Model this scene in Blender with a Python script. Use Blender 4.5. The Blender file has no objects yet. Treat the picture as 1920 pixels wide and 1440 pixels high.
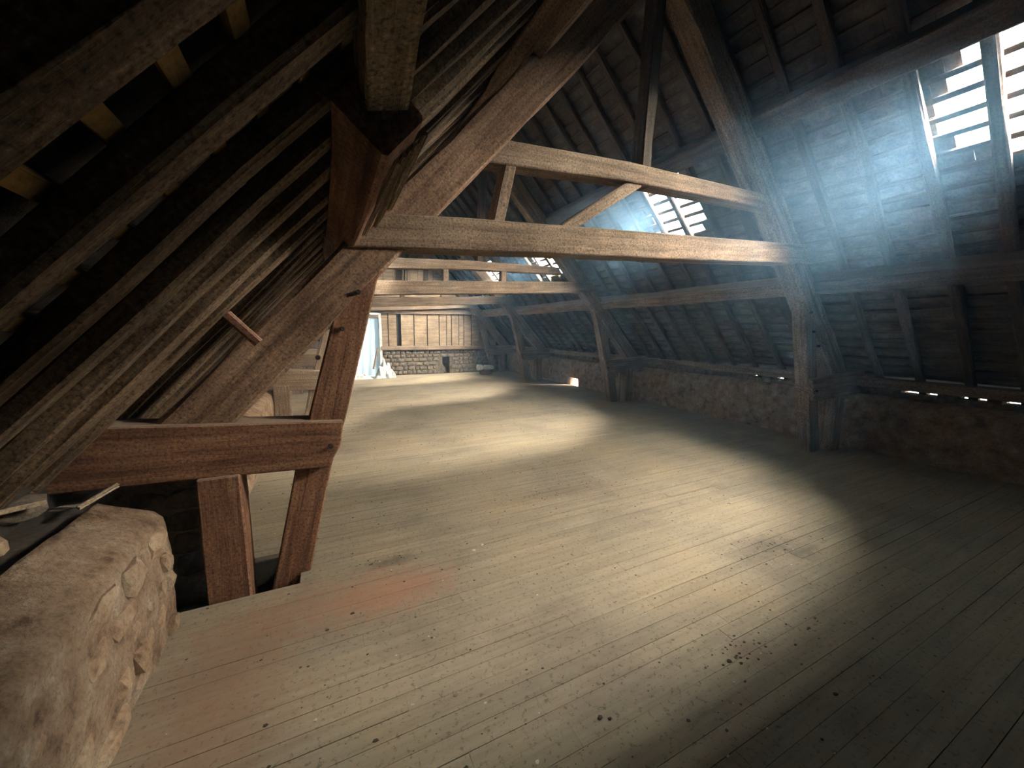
import bpy, bmesh, math, random
from mathutils import Vector, Matrix, noise
rnd = random.Random(7)
S = bpy.context.scene
COL = S.collection

# ------------------------------------------------------------------ camera
cd = bpy.data.cameras.new('camera'); cam = bpy.data.objects.new('camera', cd); COL.objects.link(cam)
X0 = Vector((0.89789862, 0.05534234, -0.43670963)); Y0 = Vector((-0.44015668, 0.12715637, -0.88887196)); Z0 = Vector((0.00633816, 0.99033756, 0.13853283))
M = Matrix((X0, Y0, Z0)).to_4x4(); M.translation = Vector((0, 0, 1.5)); cam.matrix_world = M
cd.sensor_fit = 'HORIZONTAL'; cd.sensor_width = 36; cd.lens = 727 * 36 / 1920; cd.clip_start = 0.02; cd.clip_end = 200
S.camera = cam

# ------------------------------------------------------------------ sky, sun, exposure
w = bpy.data.worlds.new('overcast_sky'); S.world = w; w.use_nodes = True
bg = w.node_tree.nodes['Background']; bg.inputs[0].default_value = (0.74, 0.90, 1.0, 1); bg.inputs[1].default_value = 9
sd = bpy.data.lights.new('sun', 'SUN'); sd.energy = 540; sd.angle = math.radians(78); sd.color = (1.0, 0.93, 0.84)
sun = bpy.data.objects.new('sun', sd); COL.objects.link(sun)
sun.rotation_euler = Vector((-0.56, 0.63, -0.54)).to_track_quat('-Z', 'Y').to_euler(); sun.location = (9, -5, 8)
S.view_settings.view_transform = 'Standard'; S.view_settings.look = 'None'; S.view_settings.gamma = 1
S.view_settings.use_curve_mapping = False; S.view_settings.exposure = 0.0
S.cycles.max_bounces = 8; S.cycles.diffuse_bounces = 4; S.cycles.volume_bounces = 1; S.cycles.transparent_max_bounces = 16
S.cycles.volume_step_rate = 2.0; S.cycles.volume_max_steps = 128; S.cycles.sample_clamp_indirect = 6; S.cycles.use_denoising = True

# ------------------------------------------------------------------ roof frame of reference (x across, y along, z up)
CX = 2.65; SL = 1.08; A = math.atan(SL)
UX, UZ = math.cos(A), math.sin(A)           # up the left slope
RN = 2.042 * UX                             # rafter undersides: p.n = RN with n = (-UZ, UX)
def sl(side, u, n, y):                      # point from slope coordinates (u up the slope, n outward)
    x = UX * u - UZ * n; z = UZ * u + UX * n
    return Vector((x if side == 'L' else 2 * CX - x, y, z))
Y_BACK, Y_END = -3.4, 13.0
RAFT = 0.07; U_EAVE = -0.35; U_RIDGE = (CX + UZ * RN) / UX

# windows: openings in the tiles of the right slope as polygons in (y, z)
WINDOWS = [
    [(1.56, 3.14), (1.48, 3.28), (1.30, 3.40), (1.16, 3.56), (0.66, 3.56), (0.66, 2.84), (1.12, 2.84), (1.14, 3.02), (1.40, 3.04)],
    [(4.47, 3.24), (4.30, 3.36), (4.0, 3.44), (3.55, 3.34), (3.60, 2.98), (4.1, 2.84), (4.47, 2.98)],
    [(8.1, 3.25), (7.25, 3.3), (7.2, 2.82), (8.1, 2.8)],
    [(11.2, 3.3), (10.0, 3.3), (10.0, 2.75), (11.2, 2.75)],
]
FILL_WINDOWS_L = [[(6.2, 3.4), (4.9, 3.4), (4.9, 2.9), (6.2, 2.9)], [(11.6, 3.6), (9.6, 3.6), (9.6, 2.5), (11.6, 2.5)]]  # unseen left-slope openings, added to brighten the far floor and gable
def inside(poly, x, y):
    c = False; j = len(poly) - 1
    for i in range(len(poly)):
        xi, yi = poly[i]; xj, yj = poly[j]
        if (yi > y) != (yj > y) and x < (xj - xi) * (y - yi) / (yj - yi) + xi: c = not c
        j = i
    return c

# ------------------------------------------------------------------ materials
def newmat(name):
    m = bpy.data.materials.new(name); m.use_nodes = True
    nt = m.node_tree; nt.nodes.clear()
    out = nt.nodes.new('ShaderNodeOutputMaterial'); b = nt.nodes.new('ShaderNodeBsdfPrincipled')
    nt.links.new(b.outputs[0], out.inputs[0]); b.inputs['Roughness'].default_value = 0.85
    b.inputs['Specular IOR Level'].default_value = 0.2
    return m, nt, b, out
def N(nt, t, **k):
    n = nt.nodes.new(t)
    for a, v in k.items():
        if a.startswith('i_'): n.inputs[a[2:].replace('_', ' ')].default_value = v
        else: setattr(n, a, v)
    return n
def ramp(nt, src, stops):
    r = nt.nodes.new('ShaderNodeValToRGB'); e = r.color_ramp.elements
    while len(e) > 1: e.remove(e[-1])
    e[0].position = stops[0][0]; e[0].color = (*stops[0][1], 1)
    for p, c in stops[1:]:
        q = e.new(p); q.color = (*c, 1)
    nt.links.new(src, r.inputs[0]); return r.outputs[0]
def mix(nt, fac, a, b, mode='MIX'):
    m = nt.nodes.new('ShaderNodeMix'); m.data_type = 'RGBA'; m.blend_type = mode
    for i, v in ((0, fac), (6, a), (7, b)):
        if isinstance(v, (int, float)): m.inputs[i].default_value = v
        elif isinstance(v, tuple): m.inputs[i].default_value = (*v, 1)
        else: nt.links.new(v, m.inputs[i])
    return m.outputs[2]

def wood(name, dark, mid, light, grain=(1.6, 26, 26), dust=0.5, speck=0.4, bump=0.5):
    m, nt, b, out = newmat(name)
    tc = N(nt, 'ShaderNodeTexCoord'); mp = N(nt, 'ShaderNodeMapping'); mp.inputs['Scale'].default_value = grain
    nt.links.new(tc.outputs['Object'], mp.inputs[0])
    oi = N(nt, 'ShaderNodeObjectInfo'); ad = N(nt, 'ShaderNodeVectorMath', operation='ADD'); 
    ml = N(nt, 'ShaderNodeMath', operation='MULTIPLY'); ml.inputs[1].default_value = 31
    nt.links.new(oi.outputs['Random'], ml.inputs[0]); nt.links.new(mp.outputs[0], ad.inputs[0]); nt.links.new(ml.outputs[0], ad.inputs[1])
    n1 = N(nt, 'ShaderNodeTexNoise', i_Scale=1.0, i_Detail=7, i_Roughness=0.62, i_Distortion=0.5); nt.links.new(ad.outputs[0], n1.inputs['Vector'])
    c = ramp(nt, n1.outputs[0], [(0.3, dark), (0.52, mid), (0.75, light)])
    n2 = N(nt, 'ShaderNodeTexNoise', i_Scale=2.2, i_Detail=4, i_Roughness=0.6); nt.links.new(tc.outputs['Object'], n2.inputs['Vector'])
    big = ramp(nt, n2.outputs[0], [(0.35, (0.62, 0.56, 0.52)), (0.65, (1.2, 1.15, 1.08))])
    c = mix(nt, 0.8, c, big, 'MULTIPLY')
    n3 = N(nt, 'ShaderNodeTexNoise', i_Scale=70, i_Detail=2, i_Roughness=0.7); nt.links.new(tc.outputs['Object'], n3.inputs['Vector'])
    sp = ramp(nt, n3.outputs[0], [(0.34, (0.15, 0.12, 0.1)), (0.49, (0.95, 0.95, 0.95)), (0.58, (1, 1, 1)), (0.70, (1.9, 1.8, 1.65))])
    c = mix(nt, speck, c, sp, 'MULTIPLY')
    g = N(nt, 'ShaderNodeNewGeometry'); sx = N(nt, 'ShaderNodeSeparateXYZ'); nt.links.new(g.outputs['Normal'], sx.inputs[0])
    mr = N(nt, 'ShaderNodeMapRange'); mr.inputs[1].default_value = 0.35; mr.inputs[2].default_value = 0.95; mr.inputs[4].default_value = dust
    nt.links.new(sx.outputs[2], mr.inputs[0])
    c = mix(nt, mr.outputs[0], c, (0.36, 0.31, 0.25))
    nt.links.new(c, b.inputs['Base Color'])
    bp = N(nt, 'ShaderNodeBump', i_Strength=bump, i_Distance=0.012); nt.links.new(n1.outputs[0], bp.inputs['Height'])
    bp2 = N(nt, 'ShaderNodeBump', i_Strength=0.35, i_Distance=0.004); nt.links.new(n3.outputs[0], bp2.inputs['Height']); nt.links.new(bp.outputs[0], bp2.inputs['Normal'])
    nt.links.new(bp2.outputs[0], b.inputs['Normal'])
    return m
OAK = wood('oak_red_brown', (0.12, 0.06, 0.036), (0.27, 0.14, 0.085), (0.40, 0.24, 0.155), speck=0.65)
OAK_GRADE = wood('oak_principal', (0.13, 0.078, 0.052), (0.28, 0.18, 0.12), (0.40, 0.285, 0.20), speck=0.6)
OAK_PALE = wood('oak_weathered', (0.15, 0.105, 0.075), (0.29, 0.215, 0.155), (0.42, 0.33, 0.25), speck=0.65)
RAFTER = wood('rafter_wood', (0.075, 0.05, 0.03), (0.185, 0.13, 0.085), (0.33, 0.25, 0.17), speck=0.7)
PURLIN = wood('purlin_wood', (0.20, 0.15, 0.095), (0.42, 0.33, 0.22), (0.6, 0.5, 0.36), grain=(1.2, 34, 34), speck=0.8, bump=0.9)
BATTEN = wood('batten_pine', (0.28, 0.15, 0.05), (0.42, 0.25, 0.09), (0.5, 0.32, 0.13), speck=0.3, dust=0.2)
BATTEN_DARK = wood('batten_shaded', (0.06, 0.05, 0.04), (0.12, 0.10, 0.085), (0.18, 0.15, 0.125), speck=0.3, dust=0.1)  # darker batten copy: the right slope's lack of light put into colour
RAFTER_DARK = wood('rafter_shaded', (0.055, 0.043, 0.035), (0.10, 0.08, 0.065), (0.16, 0.13, 0.105), speck=0.5, dust=0.2)  # darker rafter copy: shade on the right roof timbers put into colour
PLANK = wood('gable_plank', (0.19, 0.135, 0.09), (0.36, 0.275, 0.19), (0.48, 0.385, 0.27), speck=0.5)
DEBRIS_M = wood('splintered_wood', (0.3, 0.22, 0.14), (0.45, 0.36, 0.25), (0.62, 0.52, 0.4), speck=0.5)

def floor_mat():
    m, nt, b, out = newmat('floor_boards')
    g = N(nt, 'ShaderNodeNewGeometry'); P = g.outputs['Position']
    mp = N(nt, 'ShaderNodeMapping'); mp.inputs['Scale'].default_value = (1.5, 30, 10); nt.links.new(P, mp.inputs[0])
    n1 = N(nt, 'ShaderNodeTexNoise', i_Scale=1, i_Detail=6, i_Roughness=0.6); nt.links.new(mp.outputs[0], n1.inputs['Vector'])
    c = ramp(nt, n1.outputs[0], [(0.22, (0.25, 0.205, 0.145)), (0.5, (0.325, 0.27, 0.193)), (0.8, (0.38, 0.32, 0.235))])
    n2 = N(nt, 'ShaderNodeTexNoise', i_Scale=1.1, i_Detail=5, i_Roughness=0.6); nt.links.new(P, n2.inputs['Vector'])
    c = mix(nt, 0.8, c, ramp(nt, n2.outputs[0], [(0.36, (0.74, 0.74, 0.76)), (0.5, (1, 1, 1)), (0.66, (1.16, 1.1, 1.0))]), 'MULTIPLY')
    oi = N(nt, 'ShaderNodeObjectInfo')
    c = mix(nt, 0.5, c, ramp(nt, oi.outputs['Random'], [(0, (0.86, 0.86, 0.86)), (1, (1.12, 1.1, 1.08))]), 'MULTIPLY')
    n3 = N(nt, 'ShaderNodeTexNoise', i_Scale=42, i_Detail=3, i_Roughness=0.75); nt.links.new(P, n3.inputs['Vector'])
    c = mix(nt, 0.75, c, ramp(nt, n3.outputs[0], [(0.33, (0.42, 0.38, 0.34)), (0.44, (1, 1, 1)), (0.68, (1, 1, 1)), (0.75, (1.25, 1.25, 1.22))]), 'MULTIPLY')
    # patches of dark dirt and of red brick dust lying at fixed spots of the floor
    n4 = N(nt, 'ShaderNodeTexNoise', i_Scale=14, i_Detail=4); nt.links.new(P, n4.inputs['Vector'])
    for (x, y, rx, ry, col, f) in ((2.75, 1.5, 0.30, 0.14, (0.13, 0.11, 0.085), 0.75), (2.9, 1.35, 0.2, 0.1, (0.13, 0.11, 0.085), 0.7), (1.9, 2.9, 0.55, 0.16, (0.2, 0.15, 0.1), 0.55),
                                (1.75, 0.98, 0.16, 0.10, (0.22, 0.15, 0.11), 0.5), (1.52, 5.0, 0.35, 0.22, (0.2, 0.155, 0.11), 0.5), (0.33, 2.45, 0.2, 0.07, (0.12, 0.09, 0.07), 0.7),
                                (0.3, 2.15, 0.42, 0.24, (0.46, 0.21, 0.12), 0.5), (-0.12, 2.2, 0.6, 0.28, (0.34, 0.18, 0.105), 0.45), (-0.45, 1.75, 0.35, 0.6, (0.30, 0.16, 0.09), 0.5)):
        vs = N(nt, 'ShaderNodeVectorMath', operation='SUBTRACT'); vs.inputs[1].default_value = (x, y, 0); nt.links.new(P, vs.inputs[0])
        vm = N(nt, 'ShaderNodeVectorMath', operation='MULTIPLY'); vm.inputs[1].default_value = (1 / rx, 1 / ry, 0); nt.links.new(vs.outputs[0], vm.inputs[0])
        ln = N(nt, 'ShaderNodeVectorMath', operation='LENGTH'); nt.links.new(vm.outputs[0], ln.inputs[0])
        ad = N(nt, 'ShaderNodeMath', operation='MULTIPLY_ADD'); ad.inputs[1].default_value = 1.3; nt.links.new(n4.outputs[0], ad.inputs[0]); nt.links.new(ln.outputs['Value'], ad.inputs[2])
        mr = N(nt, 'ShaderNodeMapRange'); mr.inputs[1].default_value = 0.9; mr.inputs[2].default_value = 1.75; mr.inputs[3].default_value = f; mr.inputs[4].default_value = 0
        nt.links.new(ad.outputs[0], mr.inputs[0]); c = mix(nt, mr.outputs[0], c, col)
    nt.links.new(c, b.inputs['Base Color']); b.inputs['Roughness'].default_value = 0.8
    bp = N(nt, 'ShaderNodeBump', i_Strength=0.3, i_Distance=0.004); nt.links.new(n3.outputs[0], bp.inputs['Height']); nt.links.new(bp.outputs[0], b.inputs['Normal'])
    return m
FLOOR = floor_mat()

def rough_mat(name, cols, scale=6, bump=0.6, dist=0.03, fine=45):
    m, nt, b, out = newmat(name)
    g = N(nt, 'ShaderNodeNewGeometry'); P = g.outputs['Position']
    n1 = N(nt, 'ShaderNodeTexNoise', i_Scale=scale, i_Detail=8, i_Roughness=0.62); nt.links.new(P, n1.inputs['Vector'])
    k = len(cols) - 1
    c = ramp(nt, n1.outputs[0], [(0.3 + 0.42 * i / k, cc) for i, cc in enumerate(cols)])
    n2 = N(nt, 'ShaderNodeTexNoise', i_Scale=fine, i_Detail=4, i_Roughness=0.7); nt.links.new(P, n2.inputs['Vector'])
    c = mix(nt, 0.7, c, ramp(nt, n2.outputs[0], [(0.3, (0.5, 0.45, 0.42)), (0.5, (1, 1, 1)), (0.7, (1.25, 1.22, 1.18))]), 'MULTIPLY')
    oi = N(nt, 'ShaderNodeObjectInfo')
    c = mix(nt, 0.45, c, ramp(nt, oi.outputs['Random'], [(0, (0.75, 0.74, 0.76)), (0.5, (1.05, 1, 0.95)), (1, (1.25, 1.18, 1.08))]), 'MULTIPLY')
    nt.links.new(c, b.inputs['Base Color']); b.inputs['Roughness'].default_value = 0.92
    bp = N(nt, 'ShaderNodeBump', i_Strength=bump, i_Distance=dist); nt.links.new(n1.outputs[0], bp.inputs['Height'])
    bp2 = N(nt, 'ShaderNodeBump', i_Strength=0.5, i_Distance=0.006); nt.links.new(n2.outputs[0], bp2.inputs['Height']); nt.links.new(bp.outputs[0], bp2.inputs['Normal'])
    nt.links.new(bp2.outputs[0], b.inputs['Normal'])
    return m
PLASTER = rough_mat('lime_plaster', [(0.13, 0.08, 0.05), (0.28, 0.19, 0.125), (0.36, 0.265, 0.18), (0.48, 0.39, 0.3)], 9, 1.0, 0.04, 60)
STONE = rough_mat('rubble_stone', [(0.20, 0.13, 0.085), (0.35, 0.25, 0.165), (0.46, 0.37, 0.27)], 9, 0.8)
STONE_GREY = rough_mat('grey_stone', [(0.10, 0.08, 0.062), (0.19, 0.155, 0.118), (0.32, 0.265, 0.20)], 12, 0.8)
TILE = rough_mat('roof_tile', [(0.045, 0.04, 0.045), (0.075, 0.065, 0.065), (0.11, 0.09, 0.08)], 7, 0.5, 0.01)
TILE_PALE = rough_mat('dusty_tile', [(0.07, 0.062, 0.058), (0.125, 0.11, 0.10), (0.19, 0.165, 0.145)], 7, 0.5, 0.01)
DARK = rough_mat('dark_earth', [(0.03, 0.025, 0.02), (0.06, 0.05, 0.04)], 5)
WHITE_RUBBLE = rough_mat('white_plastic', [(0.5, 0.53, 0.52), (0.7, 0.72, 0.7), (0.8, 0.8, 0.78)], 9)
SACK = rough_mat('pale_sack', [(0.55, 0.48, 0.42), (0.7, 0.63, 0.56), (0.8, 0.74, 0.68)], 9)
DROPPINGS = rough_mat('dark_dirt', [(0.05, 0.038, 0.028), (0.13, 0.10, 0.07)], 30)
CHIPS = rough_mat('pale_chips', [(0.5, 0.45, 0.38), (0.75, 0.7, 0.62)], 30)

def glass_mat():
    m, nt, b, out = newmat('window_glass'); nt.nodes.remove(b)
    t = N(nt, 'ShaderNodeBsdfTransparent'); t.inputs[0].default_value = (0.95, 0.98, 0.98, 1)
    g = N(nt, 'ShaderNodeBsdfGlossy'); g.inputs['Roughness'].default_value = 0.1
    mx = N(nt, 'ShaderNodeMixShader'); mx.inputs[0].default_value = 0.06
    nt.links.new(t.outputs[0], mx.inputs[1]); nt.links.new(g.outputs[0], mx.inputs[2]); nt.links.new(mx.outputs[0], out.inputs[0])
    return m
GLASS = glass_mat()
def sheet_mat():
    m, nt, b, out = newmat('translucent_sheet'); nt.nodes.remove(b)
    d = N(nt, 'ShaderNodeBsdfDiffuse'); d.inputs[0].default_value = (0.55, 0.66, 0.70, 1)
    t = N(nt, 'ShaderNodeBsdfTranslucent'); t.inputs[0].default_value = (0.42, 0.52, 0.57, 1)
    mx = N(nt, 'ShaderNodeMixShader'); mx.inputs[0].default_value = 0.10
    nt.links.new(d.outputs[0], mx.inputs[1]); nt.links.new(t.outputs[0], mx.inputs[2]); nt.links.new(mx.outputs[0], out.inputs[0])
    return m
SHEET = sheet_mat()

# ------------------------------------------------------------------ helpers
def tag(o, label=None, cat=None, group=None, kind=None):
    for k, v in (('label', label), ('category', cat), ('group', group), ('kind', kind)):
        if v: o[k] = v
    return o
def empty(name, loc=(0, 0, 0)):
    o = bpy.data.objects.new(name, None); COL.objects.link(o); o.location = loc; o.empty_display_size = 0.1; return o
def put(name, me, mat, parent=None, mw=None):
    o = bpy.data.objects.new(name, me); COL.objects.link(o)
    if mat and not me.materials: me.materials.append(mat)
    mw = mw or Matrix()
    if parent:
        o.parent = parent
        o.matrix_local = parent_world(parent).inverted() @ mw
    else: o.matrix_world = mw
    o['_mw'] = 0; del o['_mw']
    WORLD[o.name] = mw.copy()
    return o
WORLD = {}
def parent_world(p):
    return WORLD[p.name] if p.name in WORLD else Matrix.Translation(p.location)
def mesh(name, vs, fs, smooth=False):
    me = bpy.data.meshes.new(name); me.from_pydata([tuple(v) for v in vs], [], fs); me.update()
    if smooth:
        for p in me.polygons: p.use_smooth = True
    return me
def frame(p0, p1, up):
    p0, p1 = Vector(p0), Vector(p1); x = (p1 - p0).normalized(); up = Vector(up); z = (up - x * up.dot(x)).normalized(); y = z.cross(x)
    m = Matrix((x, y, z)).transposed().to_4x4(); m.translation = p0; return m, (p1 - p0).length
def beam_mesh(name, L, w, h, seg=8, wob=0.006, ch=0.012, seed=0.0, taper=1.0, ragged=0.0):
    vs, fs = [], []
    for i in range(seg + 1):
        t = i / seg; x = L * t; s = 1 + (taper - 1) * t
        hw, hh = w / 2 * s, h / 2 * s
        dy = noise.noise(Vector((x * 0.9, seed, 1.3))) * wob * 2; dz = noise.noise(Vector((x * 0.9, seed, 7.7))) * wob * 2
        pts = [(-hw + ch, -hh), (hw - ch, -hh), (hw, -hh + ch), (hw, hh - ch), (hw - ch, hh), (-hw + ch, hh), (-hw, hh - ch), (-hw, -hh + ch)]
        for j, (a, b) in enumerate(pts):
            k = noise.noise(Vector((x * 3.1, j * 2.7 + seed, 3.1))) * wob
            rx = noise.noise(Vector((j * 5.3, seed, 0.4))) * ragged if i == seg else 0
            vs.append((x + rx, a + dy + (k if a > 0 else -k), b + dz + (k if b > 0 else -k)))
        if i:
            o = (i - 1) * 8
            for j in range(8): fs.append((o + j, o + 8 + j, o + 8 + (j + 1) % 8, o + (j + 1) % 8))
    fs.append(tuple(range(7, -1, -1))[::-1][::-1]); fs.append(tuple(seg * 8 + j for j in range(8)))
    fs = [f[::-1] for f in fs[:-2]] + [fs[-2][::-1], fs[-1]]
    return mesh(name, vs, fs)
def fixn(me):
    bm = bmesh.new(); bm.from_mesh(me); bmesh.ops.recalc_face_normals(bm, faces=bm.faces); bm.to_mesh(me); bm.free(); return me
def beam(name, p0, p1, w, h, mat, parent=None, up=(0, 0, 1), **k):
    mw, L = frame(p0, p1, up); k.setdefault('seed', rnd.random() * 50); k.setdefault('seg', max(2, int(L / 0.3)))
    return put(name, fixn(beam_mesh(name, L, w, h, **k)), mat, parent, mw)
def prism(name, prof, y0, y1, mat, parent=None, wob=0.004):
    """profile in (x, z), extruded in y; local x of the object runs along the first long edge"""
    n = len(prof); vs = []
    for y in (y0, y1):
        for (x, z) in prof:
            k = noise.noise(Vector((x * 3, y * 3, z * 3))) * wob; vs.append((x + k, y + k * 0.7, z))
    fs = [tuple(range(n)), tuple(range(2 * n - 1, n - 1, -1))] + [(i, i + n, (i + 1) % n + n, (i + 1) % n) for i in range(n)]
    # local frame: turn so that the grain (local x) follows the longest profile edge
    L, d = max(((Vector(prof[(i + 1) % n]) - Vector(prof[i])).length, i) for i in range(n))
    e = (Vector(prof[(d + 1) % n]) - Vector(prof[d])).normalized()
    x = Vector((e.x, 0, e.y)); y = Vector((0, 1, 0)); z = x.cross(y)
    mw = Matrix((x, y, z)).transposed().to_4x4(); mw.translation = Vector((prof[0][0], y0, prof[0][1]))
    inv = mw.inverted(); vs = [inv @ Vector(v) for v in vs]
    me = fixn(mesh(name, vs, fs))
    bm = bmesh.new(); bm.from_mesh(me)
    bmesh.ops.bevel(bm, geom=list(bm.edges), offset=0.008, segments=1, affect='EDGES', clamp_overlap=True)
    bm.to_mesh(me); bm.free()
    return put(name, me, mat, parent, mw)
def box_mesh(name, a, b):
    x0, y0, z0 = a; x1, y1, z1 = b
    vs = [(x0, y0, z0), (x1, y0, z0), (x1, y1, z0), (x0, y1, z0), (x0, y0, z1), (x1, y0, z1), (x1, y1, z1), (x0, y1, z1)]
    return mesh(name, vs, [(3, 2, 1, 0), (4, 5, 6, 7), (0, 1, 5, 4), (1, 2, 6, 5), (2, 3, 7, 6), (3, 0, 4, 7)])
def multi_box(name, boxes):
    vs, fs = [], []
    for a, b in boxes:
        x0, y0, z0 = a; x1, y1, z1 = b; o = len(vs)
        vs += [(x0, y0, z0), (x1, y0, z0), (x1, y1, z0), (x0, y1, z0), (x0, y0, z1), (x1, y0, z1), (x1, y1, z1), (x0, y1, z1)]
        fs += [tuple(o + i for i in f) for f in ((3, 2, 1, 0), (4, 5, 6, 7), (0, 1, 5, 4), (1, 2, 6, 5), (2, 3, 7, 6), (3, 0, 4, 7))]
    return mesh(name, vs, fs)
def lump_mesh(name, sx, sy, sz, seed, sub=2, amp=0.25, flat=0.0):
    bm = bmesh.new(); bmesh.ops.create_icosphere(bm, subdivisions=sub, radius=1)
    for v in bm.verts:
        c = v.co; q = Vector([math.copysign(abs(a) ** 0.6, a) for a in c])
        q *= 1 + noise.noise(c * 1.6 + Vector((seed, 0, 0))) * amp
        v.co = Vector((q.x * sx, q.y * sy, q.z * sz))
        if flat and v.co.z < -sz * flat: v.co.z = -sz * flat
    me = bpy.data.meshes.new(name); bm.to_mesh(me); bm.free(); return me

# ------------------------------------------------------------------ floor
XL, XR = -0.75, 6.15
floor = empty('floor', (CX, 5, 0)); tag(floor, kind='structure', label='dusty bare board floor running the length of the attic')
put('floor_bed', multi_box('floor_bed', [((-1.68, Y_BACK, -0.30), (6.6, Y_END + 0.3, -0.2)), ((-0.2, Y_BACK, -0.2), (6.3, Y_END, -0.032)), ((-1.0, Y_BACK, -0.2), (-0.2, 2.44, -0.032)), ((-0.8, 2.86, -0.2), (-0.2, Y_END, -0.032))]), DARK, floor)
BW = 0.0825
bme = {}
def board(x0, x1, y0, y1, lift):
    return (x0, x1, y0, y1, lift)
unit = box_mesh('floor_board', (0, 0, 0), (1, 1, 1))
bm = bmesh.new(); bm.from_mesh(unit); bm.to_mesh(unit); bm.free()
unit.materials.append(FLOOR)
rows = []
y = 0.475 - BW * 46
while y < Y_END:
    x = XL - 0.05 - rnd.random() * 1.5
    while x < XR:
        L = rnd.choice((1.1, 1.5, 1.9, 2.4)) + rnd.random() * 0.3
        x0, x1 = max(x, XL), min(x + L, XR + 0.02)
        if 2.44 < y + 0.04 < 2.84: x0 = max(x0, -0.19)
        if x1 - x0 > 0.08: rows.append((x0, x1, y, y + BW, rnd.uniform(-0.0035, 0.0015)))
        x += L
    y += BW
def dist(r):
    cx = min(max(0.6, r[0]), r[1]); cy = (r[2] + r[3]) / 2
    seen = cy > 0.35
    return (0 if seen else 100) + math.hypot(cx, cy)
rows.sort(key=dist)
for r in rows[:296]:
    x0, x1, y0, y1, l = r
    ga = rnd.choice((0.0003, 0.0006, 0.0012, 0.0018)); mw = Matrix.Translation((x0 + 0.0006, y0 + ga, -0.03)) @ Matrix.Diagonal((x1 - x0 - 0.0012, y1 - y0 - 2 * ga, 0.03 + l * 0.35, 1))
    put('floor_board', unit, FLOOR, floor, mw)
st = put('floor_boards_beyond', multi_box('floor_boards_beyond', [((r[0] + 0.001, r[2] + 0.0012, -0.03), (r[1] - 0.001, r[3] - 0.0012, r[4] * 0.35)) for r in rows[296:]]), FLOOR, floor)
st['kind'] = 'stuff'

# ------------------------------------------------------------------ walls
def stone_meshes(prefix, n, d=0.05, mat=STONE):
    out = []
    for i in range(n):
        me = lump_mesh(prefix, 0.5, 0.5, 0.5, i * 3.7 + 1, sub=2, amp=0.3); me.materials.append(mat); out.append(me)
    return out
STONES = stone_meshes('stone', 7); STONES_G = stone_meshes('stone', 5, mat=STONE_GREY)
def rubble(parent, xface, sgn, y0, y1, z0, z1, cols, jitter, meshes, skip=0.0, proud=0.02, hgt=0.14, wd=(0.16, 0.36), slope=None):
    z = z0; cnt = 0
    while z < z1 - 0.03:
        h = hgt * rnd.uniform(0.75, 1.25); h = min(h, z1 - z)
        y = y0 + rnd.uniform(0, 0.05)
        while y < y1 - 0.05:
            L = min(rnd.uniform(*wd), y1 - y)
            if rnd.random() >= skip:
                t = 0.10
                x = xface + sgn * (t / 2 - proud * rnd.uniform(0.2, 1.2))
                if slope: x += slope(z + h / 2)
                mw = Matrix.Translation((x, y + L / 2, z + h / 2)) @ Matrix.Rotation(rnd.uniform(-.08, .08), 4, 'X') @ Matrix.Diagonal((t, L * 0.93, h * 0.92, 1))
                put('stone', rnd.choice(meshes), None, parent, mw); cnt += 1
            y += L
        z += h
    return cnt
def wall_surface(name, prof, y0, y1, mat, parent, amp=0.02, step=0.05, seed=0, caps=True):
    """rough surface swept along y from a profile of (x, z) points, closed"""
    pts = []
    for i in range(len(prof)):
        a, b = Vector(prof[i]), Vector(prof[(i + 1) % len(prof)]); k = max(1, int((b - a).length / step)) if i < len(prof) - 1 else 1
        pts += [a.lerp(b, j / k) for j in range(k)]
    n = len(pts); m = max(2, int((y1 - y0) / step)); vs, fs = [], []
    for i in range(m + 1):
        y = y0 + (y1 - y0) * i / m
        for p in pts:
            q = Vector((p.x, y, p.y)) ; s = Vector((seed, 0, 0))
            k = noise.fractal(q * 3.2 + s, 1.0, 2.0, 4) * amp
            k2 = noise.fractal(q * 3.2 + s + Vector((9, 9, 9)), 1.0, 2.0, 4) * amp
            vs.append((p.x + k, y + (k2 if 0 < i < m else k2 * 0.5), p.y + (k2 if p.y > 0.02 else 0)))
        if i:
            o = (i - 1) * n
            for j in range(n): fs.append((o + j, o + (j + 1) % n, o + n + (j + 1) % n, o + n + j))
    fs.append(tuple(range(n))); fs.append(tuple(m * n + j for j in range(n)))
    me = fixn(mesh(name, vs, fs, True)); return put(name, me, mat, parent)
wl = empty('wall_left', (-1, 0, 0)); tag(wl, kind='structure', label='low rubble wall with crumbling lime plaster along the left eaves')
wall_surface('plaster_face', [(-0.745, -0.1), (-0.74, 0.30), (-0.75, 0.565), (-0.775, 0.60), (-0.98, 0.69), (-1.02, 0.66), (-1.02, -0.1)], Y_BACK, 2.40, PLASTER, wl, amp=0.012, step=0.03)
wall_surface('wall_core', [(-1.02, -0.2), (-1.02, 0.64), (-1.7, 0.70), (-1.7, -0.2)], Y_BACK, 2.5, DARK, wl, amp=0.02, step=0.15)
wall_surface('wall_core', [(-1.1, -0.2), (-1.1, 0.64), (-1.7, 0.70), (-1.7, -0.2)], 2.45, 2.90, STONE_GREY, wl, amp=0.03, step=0.1)
wall_surface('plaster_face', [(-0.665, -0.2), (-0.65, 0.3), (-0.66, 0.58), (-0.80, 0.64), (-1.7, 0.70), (-1.7, -0.2)], 2.84, 6.62, PLASTER, wl, amp=0.03, step=0.06, seed=4)
wall_surface('plaster_face', [(-0.665, 0.30), (-0.66, 0.58), (-0.80, 0.64), (-1.7, 0.70), (-1.7, 0.3)], 6.58, 7.4, PLASTER, wl, amp=0.03, step=0.1, seed=4)
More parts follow.
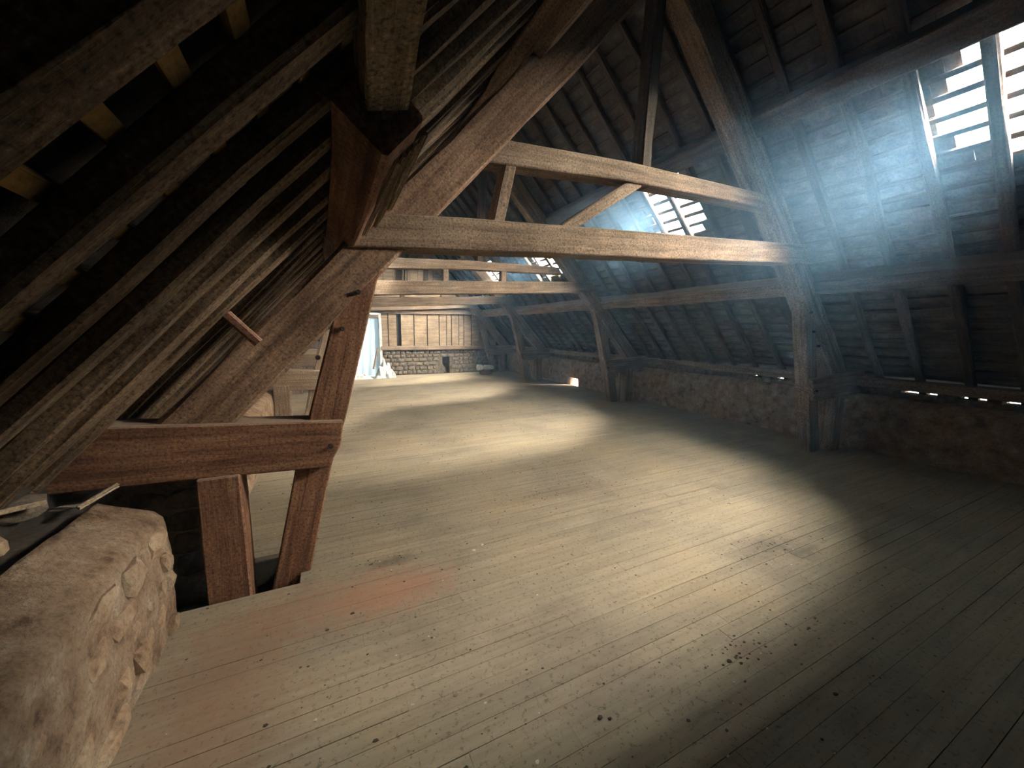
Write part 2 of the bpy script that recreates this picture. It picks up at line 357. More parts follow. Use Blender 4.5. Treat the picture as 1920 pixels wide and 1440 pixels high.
wall_surface('plaster_face', [(-0.665, -0.2), (-0.65, 0.3), (-0.66, 0.58), (-0.80, 0.64), (-1.7, 0.70), (-1.7, -0.2)], 7.36, Y_END, PLASTER, wl, amp=0.03, step=0.12, seed=4)
def slopeL(z): return 0 if z < 0.55 else -(z - 0.55) * 0.9
rubble(wl, -0.745, -1, 0.5, 2.36, 0.0, 0.56, None, 0, STONES, skip=0.18, proud=0.030, hgt=0.115, wd=(0.10, 0.30))
rubble(wl, -0.665, -1, 2.88, 6.6, 0.0, 0.58, None, 0, STONES, skip=0.3, proud=0.016, hgt=0.15)
for i in range(9):   # rough end of the rubble beside the truss pocket
    z = 0.02 + (i // 2) * 0.14; x = -0.78 - (i % 2) * 0.17
    put('stone', STONES_G[i % 5], None, wl, Matrix.Translation((x, 2.86, z + 0.05)) @ Matrix.Diagonal((0.17, 0.13, 0.13, 1)))

wr = empty('wall_right', (6.4, 0, 0)); tag(wr, kind='structure', label='low dark rubble wall along the right eaves under the wall plate')
HOLES = [(8.55, 8.9)]
wall_surface('plaster_face', [(6.16, -0.2), (6.15, 0.3), (6.17, 0.66), (6.25, 0.71), (6.62, 0.70), (6.62, -0.2)], Y_BACK, 8.5, PLASTER, wr, amp=0.02, step=0.09, seed=11)
wall_surface('plaster_face', [(6.16, 0.2), (6.17, 0.66), (6.25, 0.71), (6.62, 0.70), (6.62, 0.2)], 8.42, 9.0, PLASTER, wr, amp=0.02, step=0.09, seed=11)
wall_surface('plaster_face', [(6.16, -0.2), (6.15, 0.3), (6.17, 0.66), (6.25, 0.71), (6.62, 0.70), (6.62, -0.2)], 8.95, Y_END, PLASTER, wr, amp=0.02, step=0.12, seed=11)
rubble(wr, 6.16, 1, 0.6, 8.35, 0.0, 0.66, None, 0, STONES, skip=0.25, proud=0.012, hgt=0.15, wd=(0.18, 0.4))
# packing stones between wall top and plate: daylight slips through where one is missing
slits = [(3.14, 3.24), (3.40, 3.64), (3.79, 4.02), (1.42, 1.64), (1.80, 2.12), (1.02, 1.32), (7.45, 7.60), (7.95, 8.12)]
yy = Y_BACK; edges = sorted(slits)
for a, b in edges + [(Y_END, Y_END)]:
    while yy < a - 0.01:
        L = min(rnd.uniform(0.2, 0.42), a - yy)
        if a - yy - L < 0.08: L = a - yy
        me = box_mesh('packing_stone', (-.5, -.5, -.5), (.5, .5, .5)); me.materials.append(STONE_GREY)
        put('packing_stone', me, None, wr, Matrix.Translation((6.46, yy + L / 2, 0.74)) @ Matrix.Diagonal((rnd.uniform(0.2, 0.26), L + 0.004, 0.13, 1)))
        yy += L
    if b > a: put('packing_stone', box_mesh('packing_stone', (6.34, a, 0.68), (6.58, b, 0.758)), STONE_GREY, wr)
    yy = max(yy, b)

wb = put('wall_back', box_mesh('wall_back', (-1.8, Y_BACK - 0.25, -0.3), (7.2, Y_BACK, 5.4)), PLASTER); tag(wb, kind='structure', label='plastered end wall behind the viewpoint')

# gable at the far end
we = empty('wall_far', (CX, Y_END, 0)); tag(we, kind='structure', label='far gable of upright planks above a low stone wall')
put('masonry', multi_box('masonry', [((-1.7, Y_END + .03, -0.3), (0.85, Y_END + 0.4, 2.0)), ((1.72, Y_END + .03, -0.3), (3.71, Y_END + 0.4, 0.82)), ((3.98, Y_END + .03, -0.3), (7, Y_END + 0.4, 0.82)), ((3.71, Y_END + 0.34, -0.3), (3.98, Y_END + 0.45, 0.82)), ((3.71, Y_END + .03, 0.58), (3.98, Y_END + 0.4, 0.82))]), STONE_GREY, we)
vs = []; 
z = 0.0
while z < 0.78:
    h = rnd.uniform(0.09, 0.15); x = 1.76
    while x < 6.2:
        L = rnd.uniform(0.12, 0.28)
        if not (3.6 < x + L / 2 < 4.05 and z < 0.55):
            put('stone', rnd.choice(STONES_G), None, we, Matrix.Translation((x + L / 2, Y_END + 0.04, z + h / 2)) @ Matrix.Diagonal((L * .93, 0.12, h * .93, 1)))
        x += L
    z += h
beam('sill_beam', (1.72, Y_END - 0.02, 0.885), (6.4, Y_END - 0.02, 0.87), 0.16, 0.13, OAK_PALE, we)
xs = [1.74, 1.94, 1.97, 2.21, 2.36, 2.76, 2.79, 3.20, 3.23, 3.60, 3.63, 3.86, 3.88, 4.03, 4.06, 4.30, 4.32, 4.48, 4.50, 4.75, 4.77, 5.05, 5.07, 5.4, 5.42, 5.7]
for a, b in zip(xs[::2], xs[1::2]):
    put('plank', box_mesh('plank', (a, Y_END - 0.03 + rnd.uniform(-.012, .012), 0.93), (b, Y_END + 0.02, 2.05)), PLANK, we)
put('plank_backing', box_mesh('plank_backing', (1.72, Y_END + 0.06, 0.82), (7, Y_END + 0.1, 2.1)), DARK, we)
beam('lintel_beam', (0.6, Y_END - 0.04, 2.06), (6.0, Y_END - 0.04, 2.10), 0.18, 0.16, OAK_PALE, we)
x = -0.2
while x < 5.6:       # upper gable boarding cut to the roof line
    b = x + rnd.uniform(0.2, 0.32); zt = lambda q: (2.0 + SL * q) if q < CX else (2.0 + SL * (2 * CX - q))
    prof = [(x, 2.1), (b - 0.012, 2.1), (b - 0.012, max(2.12, zt(b))), (x, max(2.12, zt(x)))]
    put('plank', fixn(mesh('plank', [(px, yy_, pz) for yy_ in (Y_END, Y_END + 0.03) for px, pz in prof], [(0, 1, 2, 3), (7, 6, 5, 4), (0, 4, 5, 1), (1, 5, 6, 2), (2, 6, 7, 3), (3, 7, 4, 0)])), PLANK, we)
    x = b
put('plank_backing', mesh('plank_backing', [(-1.7, Y_END + 0.06, 0), (0.85, Y_END + .06, 0), (0.85, Y_END + .06, 2), (6.9, Y_END + .06, 2), (6.9, Y_END + .06, .5), (7.2, Y_END + .06, 0.6), (CX, Y_END + .06, 5.4), (-1.9, Y_END + .06, 0.6)], [(0, 1, 2, 7), (2, 3, 6, 7), (3, 4, 5, 6)]), DARK, we)
dr = empty('door_1', (1.28, Y_END, 0)); tag(dr, kind='structure', label='doorway in the far gable hung with a pale blue sheet')
beam('door_post', (1.70, Y_END - 0.02, 0), (1.70, Y_END - 0.02, 1.98), 0.09, 0.1, WHITE_RUBBLE, dr, up=(0, 1, 0))
beam('door_post', (0.86, Y_END - 0.02, 0), (0.86, Y_END - 0.02, 1.98), 0.09, 0.1, OAK_PALE, dr, up=(0, 1, 0))
beam('door_head', (0.82, Y_END - 0.02, 1.90), (1.75, Y_END - 0.02, 1.90), 0.1, 0.12, OAK_PALE, dr)
vs, fs = [], []
for j in range(13):
    for i in range(17):
        x = 0.9 + 0.78 * i / 16; z = 1.85 - 1.84 * j / 12
        vs.append((x, Y_END + 0.03 + 0.02 * math.sin(i * 1.4 + j * 0.25) + noise.noise(Vector((x * 3, z * 3, 0))) * 0.03, z))
        if i and j: a = j * 17 + i; fs.append((a, a - 1, a - 18, a - 17))
put('hanging_sheet', mesh('hanging_sheet', vs, fs, True), SHEET, dr)

# ------------------------------------------------------------------ roof slopes
def roof(side):
    c = empty('ceiling', (CX + (1.6 if side == 'R' else -1.6), 5, 2.8))
    c.name = 'ceiling_left' if side == 'L' else 'ceiling_right'
    tag(c, kind='structure', label=('left' if side == 'L' else 'right') + ' roof slope of rafters, battens and tiles')
    if side == 'L': ys = [0.115 + 0.29 * k for k in range(-12, 45)]
    else: ys = [1.17 + 0.39 * k for k in range(-11, 31)]
    wd = 0.08 if side == 'L' else 0.078
    nrm = Vector((-UZ, 0, UX)) if side == 'L' else Vector((UZ, 0, UX))
    for y in ys:
        y += rnd.uniform(-0.012, 0.012)
        if side == 'L': w_ = wd * rnd.uniform(0.85, 1.2)
        else: w_ = wd * rnd.uniform(0.85, 1.15)
        if not (Y_BACK < y < Y_END - 0.02): continue
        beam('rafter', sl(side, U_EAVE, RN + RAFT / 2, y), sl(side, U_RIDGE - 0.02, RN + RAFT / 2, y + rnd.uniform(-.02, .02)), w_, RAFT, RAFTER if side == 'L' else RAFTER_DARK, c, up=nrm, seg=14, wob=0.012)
    u = -0.045
    bats = []
    while u < U_RIDGE:
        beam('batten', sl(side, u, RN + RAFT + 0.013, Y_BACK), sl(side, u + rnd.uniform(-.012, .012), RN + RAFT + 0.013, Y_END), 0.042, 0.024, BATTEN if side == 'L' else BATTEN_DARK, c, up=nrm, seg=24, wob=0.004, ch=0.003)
        bats.append(u); u += 0.148
    # tiles hung on the battens
    vec_u = sl(side, 1, 0, 0) - sl(side, 0, 0, 0)
    mw0 = Matrix((vec_u, Vector((0, 1, 0)), vec_u.cross(Vector((0, 1, 0))))).transposed().to_4x4()
    if (mw0.to_3x3() @ Vector((0, 0, 1))).dot(nrm) < 0: mw0 = Matrix((vec_u, Vector((0, -1, 0)), vec_u.cross(Vector((0, -1, 0))))).transposed().to_4x4()
    TW, TL = 0.172, 0.34
    tme = box_mesh('roof_tile', (-TL, -TW / 2 + 0.0008, 0), (0, TW / 2 - 0.0008, 0.012)); tme.materials.append(TILE if side == 'L' else TILE_PALE)
    rot = Matrix.Rotation(math.asin(0.028 / TL) , 4, 'Y')
    all_t = []
    for r, u in enumerate(bats + [bats[-1] + 0.148]):
        y = Y_BACK + (r % 2) * TW / 2
        while y < Y_END + 0.3:
            if any(inside(poly, y, sl('R', u - q, RN + 0.1, 0).z) for poly in (WINDOWS if side == 'R' else FILL_WINDOWS_L) for q in (0.0, 0.13, 0.26)):
                y += TW; continue
            all_t.append((u, y)); y += TW
    def tm(u, y): 
        return Matrix.Translation(sl(side, u + 0.02, RN + RAFT + 0.026, y)) @ mw0 @ rot @ Matrix.Rotation(rnd.uniform(-.006, .006), 4, 'Z')
    # the near ones as single tiles, the rest in one mesh
    cy, cu = (1.2, 1.9) if side == 'L' else (2.6, 2.2)
    all_t.sort(key=lambda t: abs(t[1] - cy) * 0.9 + abs(t[0] - cu))
    for (u, y) in all_t[:240]: put('roof_tile', tme, None, c, tm(u, y))
    vs, fs = [], []
    base = [v.co.copy() for v in tme.vertices]; fb = [tuple(p.vertices) for p in tme.polygons]
    for (u, y) in all_t[240:]:
        m = tm(u, y); o = len(vs); vs += [m @ v for v in base]; fs += [tuple(o + i for i in f) for f in fb]
    st = put('roof_tiles_beyond', mesh('roof_tiles_beyond', vs, fs), TILE if side == 'L' else TILE_PALE, c); st['kind'] = 'stuff'
    return c
cl = roof('L'); cr = roof('R')
beam('ridge_beam', (CX, Y_BACK, 4.72), (CX, Y_END, 4.72), 0.14, 0.18, OAK_PALE, cl)
put('ridge_cap', fixn(mesh('ridge_cap', [(CX - .35, Y_BACK, 4.78), (CX, Y_BACK, 5.22), (CX + .35, Y_BACK, 4.78), (CX - .35, Y_END + .3, 4.78), (CX, Y_END + .3, 5.22), (CX + .35, Y_END + .3, 4.78), (CX - .35, Y_BACK, 4.82), (CX, Y_BACK, 5.26), (CX + .35, Y_BACK, 4.82), (CX - .35, Y_END + .3, 4.82), (CX, Y_END + .3, 5.26), (CX + .35, Y_END + .3, 4.82)],
    [(0, 1, 4, 3), (1, 2, 5, 4), (6, 7, 10, 9), (7, 8, 11, 10), (0, 6, 9, 3), (2, 8, 11, 5)])), TILE, cl)
# closing of the left eaves below the rafter feet
put('eaves_board', box_mesh('eaves_board', (-1.45, Y_BACK, 0.55), (-1.19, Y_END, 0.80)), DARK, wl)

for i, poly in enumerate(WINDOWS + FILL_WINDOWS_L):      # panes laid over the battens, and portals for the daylight
    ys = [p[0] for p in poly]; zs = [p[1] for p in poly]
    y0, y1, z0, z1 = min(ys) - .1, max(ys) + .1, min(zs) - .1, max(zs) + .16
    n_ = RN + RAFT + 0.075
    sd_ = 'R' if i < len(WINDOWS) else 'L'; sg = 1 if sd_ == 'R' else -1
    def at(y, z):
        u = (z - UX * n_) / UZ; return sl(sd_, u, n_, y)
    wn = empty('window_%d' % (i + 1), at((y0 + y1) / 2, (z0 + z1) / 2)); tag(wn, kind='structure', label=['nearest glazed gap in the tiles of the right roof slope', 'second glazed gap in the right roof slope, beyond the nearest truss', 'third small glazed gap in the right slope', 'farthest small glazed gap in the right slope', 'added glazed gap in the left slope for more light, hidden behind the nearest truss', 'added glazed gap high in the far left slope, brightening floor and gable'][i])
    k = 3
    for j in range(k):
        a, b = y0 + (y1 - y0) * j / k, y0 + (y1 - y0) * (j + 1) / k - 0.004
        q = [at(a, z0), at(b, z0), at(b, z1), at(a, z1)]; up = Vector((sg * UZ, 0, UX)) * 0.004
        put('pane', fixn(mesh('pane', q + [v + up for v in q], [(0, 1, 2, 3), (7, 6, 5, 4), (0, 4, 5, 1), (1, 5, 6, 2), (2, 6, 7, 3), (3, 7, 4, 0)])), GLASS, wn)
    ld = bpy.data.lights.new('skylight_portal', 'AREA'); ld.shape = 'RECTANGLE'; ld.size = (y1 - y0); ld.size_y = (z1 - z0) / UZ
    ld.cycles.is_portal = True
    lo = bpy.data.objects.new('skylight_portal', ld); COL.objects.link(lo)
    inn = Vector((-sg * UZ, 0, -UX)); yx = Vector((0, 1, 0)); zz = -inn; yy2 = zz.cross(yx)
    m = Matrix((yx, yy2, zz)).transposed().to_4x4(); m.translation = at((y0 + y1) / 2, (z0 + z1) / 2) + zz * 0.03; lo.matrix_world = m

# ------------------------------------------------------------------ plates and purlins
def plate(side, label):
    x = -1.13 if side == 'L' else 6.33
    o = beam('wall_plate', (x, Y_BACK, 0.865), (x, Y_END - 0.05, 0.865), 0.24, 0.115, OAK_PALE, None, seg=40, wob=0.003)
    tag(o, label, 'beam')
plate('R', 'long pale timber wall plate on the right low wall, daylight slits beneath it')
def purlin(side, u0, u1, n0, n1, ya, yb, label, mat=PURLIN, shift=(0, 0), **k):
    nr = Vector((-UZ, 0, UX)) if side == 'L' else Vector((UZ, 0, UX))
    um, nm = (u0 + u1) / 2, (n0 + n1) / 2
    o = beam('purlin', sl(side, um + shift[0], nm, ya), sl(side, um + shift[1], nm, yb), (u1 - u0), (n1 - n0), mat, None, up=nr, **k)
    tag(o, label, 'beam', 'purlins along the roof slopes'); return o
# near left one ends in a broken scarf at y = 1.3
o = beam('purlin', (0.155 - 0.082 * 4.7, Y_BACK, 2.20 + 0.03), (0.205, 1.34, 2.165), 0.115, 0.125, PURLIN, None, up=(-0.22, 0, 0.97), wob=0.007, ragged=0.10, seg=24, ch=0.006)
tag(o, 'pale speckled purlin overhead at left ending in a splintered break', 'beam', 'purlins along the roof slopes')
purlin('L', 1.585, 1.76, 1.20, 1.385, 1.22, 2.9, 'reddish purlin below the broken one resting on the nearest truss at left', mat=OAK, wob=0.008)
purlin('L', 1.585, 1.76, 1.20, 1.385, 2.9, Y_END - .05, 'left lower purlin running from the nearest truss to the far gable', mat=OAK_PALE, wob=0.012)
purlin('R', 1.50, 1.68, 1.20, 1.385, Y_BACK, 2.64, 'right lower purlin coloured dark for shade in the dark bay before the nearest truss', mat=RAFTER_DARK, wob=0.012)  # darker than its continuation: shade of this bay put into the wood colour
purlin('R', 1.50, 1.68, 1.20, 1.385, 2.65, Y_END - .05, 'right lower purlin beyond the nearest truss, crossing the pale rafters', mat=OAK_PALE, wob=0.012)
UU = (3.46 - UX * 1.29) / UZ
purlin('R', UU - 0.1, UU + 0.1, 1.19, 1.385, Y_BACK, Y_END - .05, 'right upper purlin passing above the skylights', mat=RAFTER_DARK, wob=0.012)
purlin('L', UU - 0.1, UU + 0.1, 1.19, 1.385, Y_BACK, Y_END - .05, 'left upper purlin high on the left slope', mat=OAK_PALE, wob=0.012)

# ------------------------------------------------------------------ trusses
def mir(prof): return [(2 * CX - x, z) for x, z in prof]
def truss(Y, label, near=False, dz=(0.0, 0.0)):
    t = empty('roof_truss', (CX, Y, 0)); tag(t, label, 'roof truss', 'oak trusses spanning the attic')
    d = 0.20; yc = Y + d / 2
    matL = OAK if near else OAK_PALE
    for side in 'LR':
        nr = Vector((-UZ, 0, UX)) if side == 'L' else Vector((UZ, 0, UX))
        ml = matL if side == 'L' else OAK_PALE
        f = (lambda q: q) if side == 'L' else mir
        # principal rafter: lower length redder than the upper one
        beam('principal_rafter', sl(side, 0.02, 1.125, yc), sl(side, 5.02, 1.125, yc), d, 0.27, OAK_GRADE if near and side == 'L' else OAK_PALE, t, up=nr, wob=0.012, seg=18, ch=0.02)
        prof = [(-0.36, -0.12), (-0.165, -0.12), (0.02, 0.67), (0.11, 0.95), (0.27, 1.55), (0.335, 1.80), (0.39, 1.90), (0.50, 1.985), (0.36, 2.08), (0.10, 1.66), (-0.05, 1.11), (-0.18, 0.65)]
        prism('curved_brace', f(prof), Y + 0.015, Y + 0.165, ml, t)
        dx = 0.0
        prism('outer_post', f([(-0.645, -0.2), (-0.44, -0.2), (-0.44, 0.70), (-0.635, 0.70)]), Y - 0.06, Y + 0.13, ml, t)
        zt = 0.0 if near else -0.06
        prism('tie_piece', f([(-1.38, 0.72 + zt), (-0.7, 0.70 + zt), (0.0, 0.668 + zt), (0.075, 0.80 + zt), (0.095, 0.945 + zt), (-0.5, 0.985 + zt), (-0.97, 1.02 + zt), (-1.38, 1.0 + zt)]), Y - 0.04, Y + 0.17, ml, t)
        # pegs
        for (px, pz) in ((0.02, 0.80), (0.22, 1.72), (0.12, 1.50), (-0.02, 1.33)):
            bm = bmesh.new(); bmesh.ops.create_cone(bm, cap_ends=True, segments=8, radius1=0.016, radius2=0.013, depth=0.03)
            me = bpy.data.meshes.new('peg'); bm.to_mesh(me); bm.free()
            q = f([(px, pz + (zt if pz < 1 else 0))])[0]
            yq = Y - 0.045 if pz < 1 else Y + 0.005
            put('peg', me, DARK, t, Matrix.Translation((q[0], yq, q[1])) @ Matrix.Rotation(math.pi / 2, 4, 'X'))
    a, b = dz
    prism('collar_beam', [(0.17, 1.975 + a), (1.42, 2.05 + a), (3.08, 2.135), (4.95, 2.245 + b), (4.80, 2.44 + b), (3.5, 2.365), (2.43, 2.31), (0.86, 2.225 + a), (0.30, 2.18 + a)], Y - 0.02, Y + 0.19, OAK_PALE, t, wob=0.01)
    zu = 0.0 if near else -0.2
    prism('upper_collar', [(1.0 + zu, 2.61 + zu), (2.3, 2.695 + zu), (4.15, 2.735 + zu), (4.05, 2.86 + zu), (2.3, 2.84 + zu), (1.18 + zu, 2.78 + zu)], Y + 0.02, Y + 0.18, OAK_PALE, t, wob=0.01)
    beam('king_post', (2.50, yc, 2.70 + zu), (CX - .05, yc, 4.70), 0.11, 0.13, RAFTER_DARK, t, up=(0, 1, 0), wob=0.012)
    if near:
        beam('strut', (1.16, yc, 2.22), (1.27, yc, 2.68), 0.09, 0.12, OAK_PALE, t, up=(0, 1, 0))
        beam('strut', (1.72, yc, 2.26), (2.45, yc, 2.72), 0.09, 0.10, OAK_PALE, t, up=(0, 1, 0))
    else:
        beam('strut', (2.95, yc, 2.30), (2.95, yc, 2.6), 0.10, 0.12, OAK_PALE, t, up=(0, 1, 0))
        beam('strut', (1.9, yc, 2.2), (1.9, yc, 2.5), 0.10, 0.12, OAK_PALE, t, up=(0, 1, 0))
    return t
truss(2.55, 'nearest oak truss, reddish curved brace and post at left, pale collar beam overhead', True)
truss(6.30, 'second oak truss from the viewpoint, seen just under the nearest collar beam')
truss(10.1, 'third oak truss from the viewpoint, its collar above the far plank wall')
truss(12.7, 'farthest oak truss, standing against the gable planks')
o = beam('roof_cleat', (-0.43, 2.47, 1.57), (-0.30, 2.47, 1.42), 0.05, 0.05, OAK, None, up=(0, 1, 0)); tag(o, 'short wooden cleat bridging rafters and the nearest left principal rafter', 'cleat')

# ------------------------------------------------------------------ loose things
def slab(name, loc, sz, rot, mat, label, cat, seed=1, sub=2, amp=0.2):
    me = lump_mesh(name, *sz, seed, sub=sub, amp=amp)
    o = put(name, me, mat, None, Matrix.Translation(loc) @ Matrix.Rotation(rot, 4, 'Z')); tag(o, label, cat); return o
slab('stone_slab', (-1.14, 1.93, 0.725), (0.10, 0.07, 0.03), 0.4, STONE, 'pale flat stone slab lying behind the top of the left wall', 'stone', 3)
slab('stone_slab', (-1.22, 2.30, 0.735), (0.12, 0.10, 0.04), 0.2, STONE_GREY, 'darker stone slab behind the left wall close to the truss', 'stone', 8)
o = beam('wood_splinter', (-1.00, 2.28, 0.715), (-0.92, 2.44, 0.75), 0.018, 0.02, DEBRIS_M); tag(o, 'short pale wood splinter sticking up behind the left wall top', 'stick')
o = beam('wood_splinter', (-1.16, 2.15, 0.78), (-1.06, 2.22, 0.775), 0.012, 0.01, DEBRIS_M); tag(o, 'tiny pale wood splinter on the stone slab behind the left wall', 'stick')
# splinters of the broken purlin end
for i in range(5):
    a = sl('L', 1.66 + i * 0.03, 1.19, 1.30 + rnd.uniform(0, 0.05)); b = sl('L', 1.62 + i * 0.035, 1.185 - rnd.uniform(0, .02), 1.75 + rnd.uniform(0, .5))
    o = beam('purlin_splinter', a, b, 0.018, 0.012, DEBRIS_M, None, seg=4, wob=0.01); tag(o, 'long pale splinter torn from the broken left purlin', 'stick', 'splinters of the broken purlin')

o = slab('wood_block', (4.95, 12.1, 0.07), (0.22, 0.12, 0.07), 0.05, OAK, 'brown wood block on the floor under the pale sacks near the far gable', 'block', 4, sub=2, amp=0.1)
slab('sack', (4.72, 12.08, 0.245), (0.10, 0.11, 0.10), 0.1, SACK, 'smaller pale sack at the left on the wood block near the far gable', 'sack', 5)
slab('sack', (5.05, 12.12, 0.235), (0.20, 0.12, 0.085), 0.05, SACK, 'larger pale sack at the right on the wood block near the far gable', 'sack', 9)
def crumple(name, loc, w_, d_, h_, seed, mat, label, cat):
    vs, fs = [], []; n = 14
    for j in range(n + 1):
        for i in range(n + 1):
            u, v = i / n - .5, j / n - .5; r = max(abs(u), abs(v)) * 2
            q = Vector((u * 5, v * 5, seed))
            z = h_ * max(0, (1 - r ** 1.6)) * (0.75 + 0.7 * noise.noise(q)) + abs(noise.noise(q * 2.3)) * h_ * 0.25 * (1 - r)
            vs.append((u * w_ + noise.noise(q * 1.7) * .05, v * d_ + noise.noise(q * 1.3 + Vector((4, 4, 4))) * .05, max(0.004, z)))
            if i and j: a = j * (n + 1) + i; fs.append((a, a - 1, a - n - 2, a - n - 1))
    b0 = len(vs); vs += [(-w_ / 2, -d_ / 2, 0.002), (w_ / 2, -d_ / 2, 0.002), (w_ / 2, d_ / 2, 0.002), (-w_ / 2, d_ / 2, 0.002)]; fs.append((b0 + 3, b0 + 2, b0 + 1, b0))
    o = put(name, mesh(name, vs, fs), mat, None, Matrix.Translation(loc)); tag(o, label, cat)
crumple('plastic_sheeting', (1.75, 12.55, 0), 0.6, 0.5, 0.55, 2, WHITE_RUBBLE, 'crumpled white plastic sheeting heaped at the right foot of the doorway', 'sheeting')
crumple('plastic_sheeting', (0.98, 12.5, 0), 0.74, 0.45, 0.22, 7, WHITE_RUBBLE, 'low spread of crumpled white sheeting across the doorway sill', 'sheeting')
o = beam('leaning_stick', (1.40, 12.45, 0.30), (1.60, 12.82, 0.90), 0.05, 0.05, OAK_PALE); tag(o, 'thin grey stick leaning on the white sheeting by the doorway', 'stick')

slab('bright_spot_lump', (-0.56, 6.9, 0.10), (0.10, 0.12, 0.12), 0.3, WHITE_RUBBLE, 'white lump added for a bright spot at the left wall behind the nearest truss', 'lump', 6)  # white lump added to stand for a bright spot of light
# litter on the floor
def litter(name, pts, mat, label, lo, hi):
    vs, fs = [], []
    for (x, y, s) in pts:
        o = len(vs); k = 5; a0 = rnd.random() * 6
        for zz, rr in ((0.0015, 1.0), (s * 0.5, 0.75)):
            for i in range(k):
                a = a0 + i * 2 * math.pi / k; r = s * rr * rnd.uniform(0.6, 1.2); vs.append((x + math.cos(a) * r * 1.3, y + math.sin(a) * r, zz))
        fs += [(o + i, o + (i + 1) % k, o + k + (i + 1) % k, o + k + i) for i in range(k)] + [tuple(o + k + i for i in range(k))]
    ob = put(name, mesh(name, vs, fs), mat); tag(ob, label, 'litter', kind='stuff')
pts = []
for i in range(2300):
    y = 0.45 + rnd.random() ** 1.3 * 7.5; x = rnd.uniform(-0.7, 6.0); pts.append((x, y, rnd.choice((0.0018, 0.0025, 0.003, 0.004, 0.006)) * (0.8 + 0.12 * y)))
for cx_, cy_, r_, n_ in ((2.75, 1.5, 0.16, 50), (1.72, 1.0, 0.12, 30), (1.95, 2.9, 0.4, 110), (1.5, 5, 0.3, 60), (0.33, 2.45, 0.1, 20), (2.2, 0.95, 0.15, 14)):
    for i in range(n_): pts.append((rnd.gauss(cx_, r_), rnd.gauss(cy_, r_ * .45), rnd.choice((0.003, 0.005, 0.007))))
# the larger crumbs one can make out in the foreground
for (x, y, s) in ((0.38, 1.06, 0.011), (0.40, 1.02, 0.012), (0.37, 1.09, 0.008), (0.36, 0.9, 0.008), (0.90, 1.03, 0.010), (0.93, 1.01, 0.007), (1.2, 0.87, 0.008), (1.6, 0.98, 0.011), (1.64, 0.95, 0.008), (1.85, 0.68, 0.010),
                  (1.3, 0.78, 0.007), (-0.27, 1.56, 0.009), (-0.05, 1.98, 0.010), (0.07, 2.05, 0.010), (0.1, 1.32, 0.009)): pts.append((x, y, s))
litter('floor_litter', pts, DROPPINGS, 'dark crumbs and droppings scattered over the board floor', 0, 0)
pts = [(rnd.uniform(-0.7, 3.5), 0.5 + rnd.random() * 3.5, rnd.choice((0.0025, 0.004, 0.005))) for i in range(90)]
pts += [(0.86, 2.33, 0.012), (0.94, 2.37, 0.011), (1.25, 0.6, 0.010), (1.22, 0.72, 0.007), (0.6, 1.0, 0.007), (-0.1, 1.5, 0.008), (0.25, 1.4, 0.007)]
litter('floor_chips', pts, CHIPS, 'pale chips of stone and plaster scattered over the board floor', 0, 0)

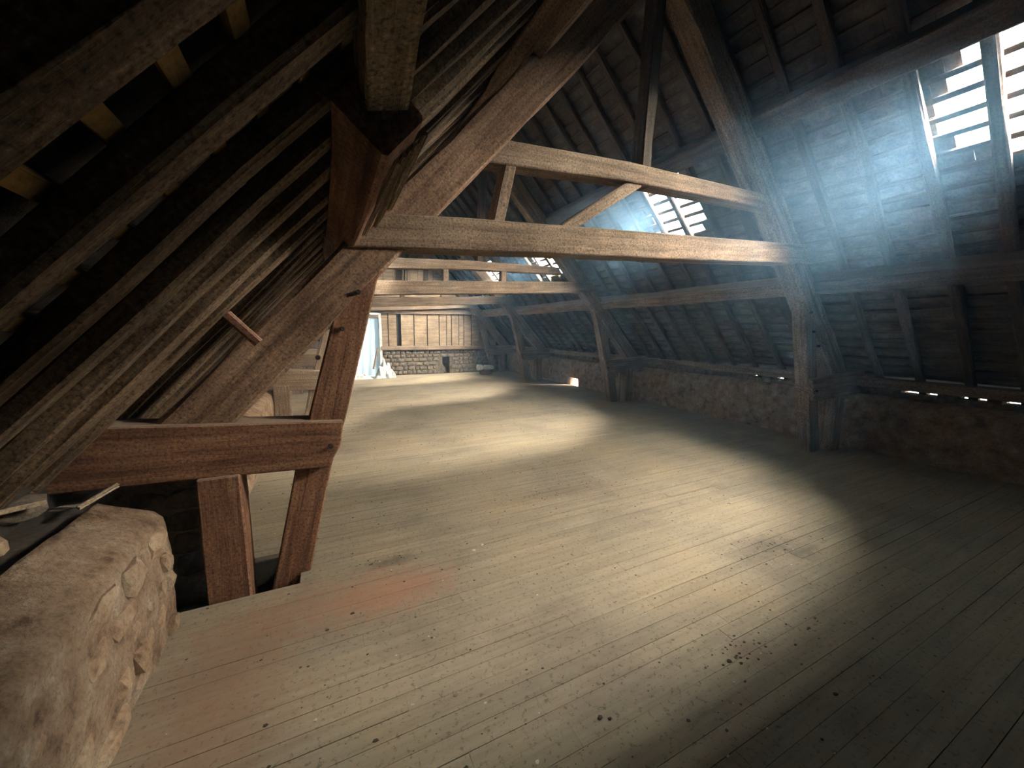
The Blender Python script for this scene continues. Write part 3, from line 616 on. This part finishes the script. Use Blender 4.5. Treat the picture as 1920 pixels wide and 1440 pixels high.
# ------------------------------------------------------------------ dusty air
hp = [(-1.05, 0.012), (-1.05, 0.87), (CX, 4.78), (6.35, 0.87), (6.35, 0.012)]; n = len(hp)
me = fixn(mesh('haze', [(x, y, z) for y in (Y_BACK + 0.02, Y_END - 0.15) for x, z in hp], [tuple(range(n)), tuple(range(2 * n - 1, n - 1, -1))] + [(i, i + n, (i + 1) % n + n, (i + 1) % n) for i in range(n)]))
hm = bpy.data.materials.new('dusty_air'); hm.use_nodes = True; nt = hm.node_tree; nt.nodes.clear()
out = nt.nodes.new('ShaderNodeOutputMaterial'); vs_ = nt.nodes.new('ShaderNodeVolumeScatter')
vs_.inputs['Color'].default_value = (0.36, 0.66, 1.0, 1); vs_.inputs['Anisotropy'].default_value = 0.3
g = nt.nodes.new('ShaderNodeTexCoord').outputs['Object']
dn = None     # light-shaft glow put in as thicker haze below the skylights
for (c, r_, amp) in (((3.55, 2.0, 2.5), (1.7, 1.5, 1.15), 0.12), ((3.8, 4.4, 3.15), (1.3, 1.1, 1.1), 0.26), ((4.0, 8.2, 2.9), (0.9, 0.9, 0.8), 0.14)):
    v1 = nt.nodes.new('ShaderNodeVectorMath'); v1.operation = 'SUBTRACT'; v1.inputs[1].default_value = c; nt.links.new(g, v1.inputs[0])
    v2 = nt.nodes.new('ShaderNodeVectorMath'); v2.operation = 'DIVIDE'; v2.inputs[1].default_value = r_; nt.links.new(v1.outputs[0], v2.inputs[0])
    v3 = nt.nodes.new('ShaderNodeVectorMath'); v3.operation = 'LENGTH'; nt.links.new(v2.outputs[0], v3.inputs[0])
    mr = nt.nodes.new('ShaderNodeMapRange'); mr.interpolation_type = 'SMOOTHERSTEP'
    for i_, v_ in ((1, 0.0), (2, 1.0), (3, amp), (4, 0.0)): mr.inputs[i_].default_value = v_
    nt.links.new(v3.outputs['Value'], mr.inputs[0])
    if dn is None: dn = mr.outputs[0]
    else:
        ad = nt.nodes.new('ShaderNodeMath'); nt.links.new(dn, ad.inputs[0]); nt.links.new(mr.outputs[0], ad.inputs[1]); dn = ad.outputs[0]
nz = nt.nodes.new('ShaderNodeTexNoise'); nz.inputs['Scale'].default_value = 1.3; nz.inputs['Detail'].default_value = 2; nt.links.new(g, nz.inputs['Vector'])
m2 = nt.nodes.new('ShaderNodeMath'); m2.operation = 'MULTIPLY'; nt.links.new(dn, m2.inputs[0]); nt.links.new(nz.outputs[0], m2.inputs[1])
m3 = nt.nodes.new('ShaderNodeMath'); m3.operation = 'MULTIPLY_ADD'; m3.inputs[1].default_value = 2.0; m3.inputs[2].default_value = 0.012; nt.links.new(m2.outputs[0], m3.inputs[0])
nt.links.new(m3.outputs[0], vs_.inputs['Density'])
nt.links.new(vs_.outputs[0], out.inputs['Volume'])
o = put('haze', me, hm); tag(o, 'bluish dusty haze filling the attic air', 'haze', kind='stuff')
